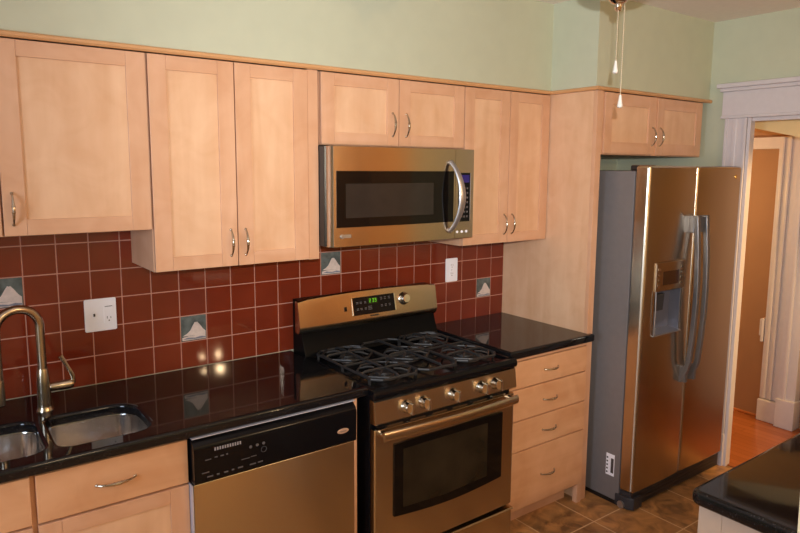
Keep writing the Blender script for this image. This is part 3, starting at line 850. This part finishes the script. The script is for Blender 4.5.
for (x, z) in ((1.590, 1.262), (1.590, 1.235), (1.590, 1.206), (1.59, 1.18), (1.795, 1.262), (1.795, 1.235), (1.795, 1.206), (1.795, 1.18)): MB().lathe([(.009, 0), (.008, .0015)], (x, -.8725, z), (0, -1, 0), 12).build('button', M_nickel, dp)
m = MB(); m.tube([(1.572, -.874, 1.152), (1.572, -.876, 1.06), (1.576, -.872, .925)], .003, 8); m.build('dispenser_edge', M_handle, dl)
def fhandle(x, parent):
    """deep bar: square-cut top standing off the door, lower end curving back to it"""
    out, inn = [], []
    for k in range(25):
        t = k/24; z = 1.525-t*.895
        pr = .050+.024*math.sin(PI*min(1, t*1.05)) - (.040*((t-.86)/.14)**2 if t > .86 else 0)
        y = -.862-pr
        out.append((y, z)); inn.append((y+.026, z))
    m = MB(); m.prism(out+inn[::-1], x-.013, x+.013, 'x', 0, .005, 3)
    h = m.build('handle', M_fhandle, parent)
    for a, b, d in ((1.435, 1.522, .030), (.634, .720, .036)):
        MB().box(x-.011, x+.011, -.862-d, -.858, a, b, 0, .003).build('handle_mount', M_fhandle, h)
    return h
fhandle(1.862, dl); fhandle(1.949, dr)
m = MB(); m.lathe([(.013, 0), (.012, .002), (0, .003)], (2.300, -.8625, 1.722), (0, -1, 0), 18); m.build('logo_badge', M_gold, dr)
# base grille and corner cap
m = MB()
m.box(F0+.015, F1-.004, -.845, -.778, .012, .092, 0, .004)
for k in range(3): m.box(F0+.05, F1-.03, -.8475, -.843, .025+k*.02, .034+k*.02, 1)
m.build('base_grille', [M_dkgrey, M_blackp], c)
m = MB(); m.prism([(F0+.0, -.76), (F0+.0, -.835), (F0+.02, -.862), (F0+.09, -.862), (F0+.09, -.76)], .004, .070, 'z', 0, .006); m.build('hinge_cover', M_dkgrey, c)
m = MB(); m.lathe([(.02, 0), (.02, .02)], (F0+.012, -.80, .022), (-1, 0, 0), 18); m.build('roller', M_handle, c)
m = MB(); m.box(F0+.015, F0+.09, -.842, -.74, 1.752, 1.781, 0, .008); m.build('hinge_cover', M_blackp, c)
m = MB(); m.box(F1-.09, F1-.015, -.842, -.74, 1.752, 1.781, 0, .008); m.build('hinge_cover', M_blackp, c)
# sticker on its side
m = MB(); xs = F0+.004
m.box(xs-.0012, xs+.001, -.745, -.694, .150, .268, 0)
for k in range(5): m.box(xs-.0018, xs-.001, -.706, -.697, .160+k*.020, .169+k*.020, 1)
m.box(xs-.0018, xs-.001, -.741, -.724, .166, .246, 2)
m.build('sticker', [M_white, M_printk, M_slot], c)

# ------------------------------------------------------------------ outlets
GO = 'white outlet plates on the backsplash'
def slots(par, x, z, y):
    for dx, h in ((-.0065, .009), (.0065, .007)): MB().box(x+dx-.0011, x+dx+.0011, y-.0006, y+.001, z+.001, z+.001+h, 0).build('slot', M_slot, par)
    MB().lathe([(.0026, 0), (.0026, .0006)], (x, y, z-.007), (0, -1, 0), 10).build('ground_hole', M_slot, par)
c = thing('outlet_plate', 'white double wall plate above the worktop beside the faucet', 'outlet', (-.8235, -.009, 1.19), GO)
m = MB(); m.prism(rrect(-.881, -.766, 1.122, 1.250, (.006,)*4, 4), -.0088, -.0135, 'y', 0, .0018); m.build('plate', M_white, c)
m = MB(); m.prism(rrect(-.812, -.777, 1.152, 1.220, (.002,)*4, 3), -.0130, -.0155, 'y', 0, .0008); rcp = m.build('receptacle', M_white, c)
slots(rcp, -.7945, 1.168, -.0155); MB().box(-.808, -.781, -.016, -.0148, 1.216, 1.2185, 0).build('test_button', M_slot, rcp)
MB().lathe([(.003, 0), (.002, .0015)], (-.782, -.0155, 1.214), (0, -1, 0), 10).build('pilot_light', M_white, rcp)
m = MB(); m.box(-.853, -.841, -.0142, -.013, 1.178, 1.203, 0, .001); sw0 = m.build('switch', M_white, c)
m = MB(); m.box(-.850, -.844, -.0200, -.0135, 1.182, 1.193, 0, .001); m.build('toggle', M_slot, sw0)
c = thing('outlet_plate', 'white single outlet plate on the tiles right of the range', 'outlet', (.967, -.009, 1.205), GO)
m = MB(); m.prism(rrect(.925, 1.010, 1.140, 1.270, (.006,)*4, 4), -.0088, -.0135, 'y', 0, .0018); m.build('plate', M_white, c)
for z in (1.228, 1.182):
    m = MB(); m.prism(rrect(.951, .984, z-.016, z+.016, (.010,)*4, 5), -.0130, -.0155, 'y', 0, .0008); rcp = m.build('receptacle', M_white, c)
    slots(rcp, .9675, z, -.0155)
MB().lathe([(.003, 0), (.002, .001)], (.9675, -.0133, 1.205), (0, -1, 0), 10).build('screw', M_slot, c)

# ------------------------------------------------------------------ peninsula cabinet
c = thing('base_cabinet', 'cream painted base cabinet under the right foreground worktop', 'cabinet', (1.3, -2.15, 0))
MB().box(.292, 2.38, -2.47, -1.867, .10, .872, 0).build('carcass', M_cream, c)
MB().box(.35, 2.38, -2.42, -1.94, 0, .10, 0).build('toe_kick', M_cream, c)
m = MB()
m.box(.264, .292, -1.915, -1.852, .10, .872, 0, .002); m.box(.264, .292, -2.47, -2.41, .10, .872, 0, .002)
m.box(.264, .292, -2.41, -1.915, .80, .872, 0, .002); m.box(.264, .292, -2.41, -1.915, .10, .17, 0, .002); m.box(.276, .2925, -2.42, -1.91, .16, .81, 0)
m.build('end_panel', M_cream, c)
for k in range(4):
    x0 = .30+k*.515
    m = MB(); x1 = x0+.505
    m.box(x0, x0+.06, -1.867, -1.848, .115, .862, 0, .002); m.box(x1-.06, x1, -1.867, -1.848, .115, .862, 0, .002)
    m.box(x0+.06, x1-.06, -1.867, -1.848, .80, .862, 0, .002); m.box(x0+.06, x1-.06, -1.867, -1.848, .115, .18, 0, .002); m.box(x0+.05, x1-.05, -1.867, -1.857, .17, .81, 0)
    m.build('door', M_cream, c)
m = MB(); m.prism([(.225+.012, -2.104), (.511, -1.999), (.62, -2.27), (.345, -2.375)], .9150, .9162, 'z')
tag(m.build('paper_sheet', M_paper), 'corner of a white paper sheet at the right picture edge on the black worktop', 'paper')

# ------------------------------------------------------------------ ceiling fan
fxx, fyy = .452, -1.385
c = thing('ceiling_fan', 'ceiling fan with wooden blades, its nickel hub and pull chains showing', 'fan', (fxx, fyy, 2.258))
MB().lathe([(0, 0), (.009, .003), (.014, .012), (.012, .022), (.022, .026), (.03, .034), (.03, .045)], (fxx, fyy, 2.250), (0, 0, 1), 28).build('switch_housing', M_chrome, c)
MB().lathe([(.03, 0), (.085, .012), (.112, .03), (.118, .06), (.118, .13), (.10, .16), (.06, .17), (.065, .314)], (fxx, fyy, 2.290), (0, 0, 1), 32).build('motor', M_nickel, c)
for k in range(5):
    a = math.radians(11+72*k)
    u = Vector((math.cos(a), math.sin(a), 0)); w = Vector((-u.y, u.x, 0))
    m = MB(); bm = m.bm; O = Vector((fxx, fyy, 2.455))
    prof = [(.17, .05), (.25, .062), (.45, .070), (.60, .070), (.645, .055), (.655, .0)]
    up_ = [O+u*r+w*h+Vector((0, 0, h*.2)) for r, h in prof]; dn_ = [O+u*r-w*h-Vector((0, 0, h*.2)) for r, h in prof[:-1]][::-1]
    loop = up_+dn_
    A = [bm.verts.new(p) for p in loop]; B = [bm.verts.new(p+Vector((0, 0, .006))) for p in loop]
    bm.faces.new(A); bm.faces.new(B[::-1]); n = len(A)
    for i in range(n): bm.faces.new((A[i], A[(i+1) % n], B[(i+1) % n], B[i]))
    bl = m.build('blade', M_blade, c)
    m = MB(); m.tube([O+u*.09+Vector((0, 0, .01)), O+u*.14+Vector((0, 0, -.006)), O+u*.22+Vector((0, 0, -.006))], [.012, .012, .02], 10, flat=((0, 0, 1), .35)); m.build('blade_bracket', M_nickel, bl)
def chain(x, y, z0, z1, nm):
    m = MB()
    n = int((z0-z1-.035)/.006)
    m.tube([(x, y, z0), (x, y, z1+.03)], .0012, 6)
    for k in range(n): m.lathe([(0, -.0022), (.0021, 0), (0, .0022)], (x, y, z0-.003-k*.006), (0, 0, 1), 6)
    ch = m.build('pull_chain', plain('pull_chain_metal', srgb(225, 215, 190), .25, .7, 0), c)
    MB().lathe([(.003, .040), (.0045, .034), (.005, .026), (.0085, .008), (.0085, .003), (.005, 0)], (x, y, z1), (0, 0, 1), 14).build('pull', plain('clear_white_pull', srgb(205, 200, 190), .15, 0, 0), ch)
chain(fxx-.004, fyy-.003, 2.27, 2.060, 'a'); chain(fxx+.004, fyy-.020, 2.27, 1.953, 'b')
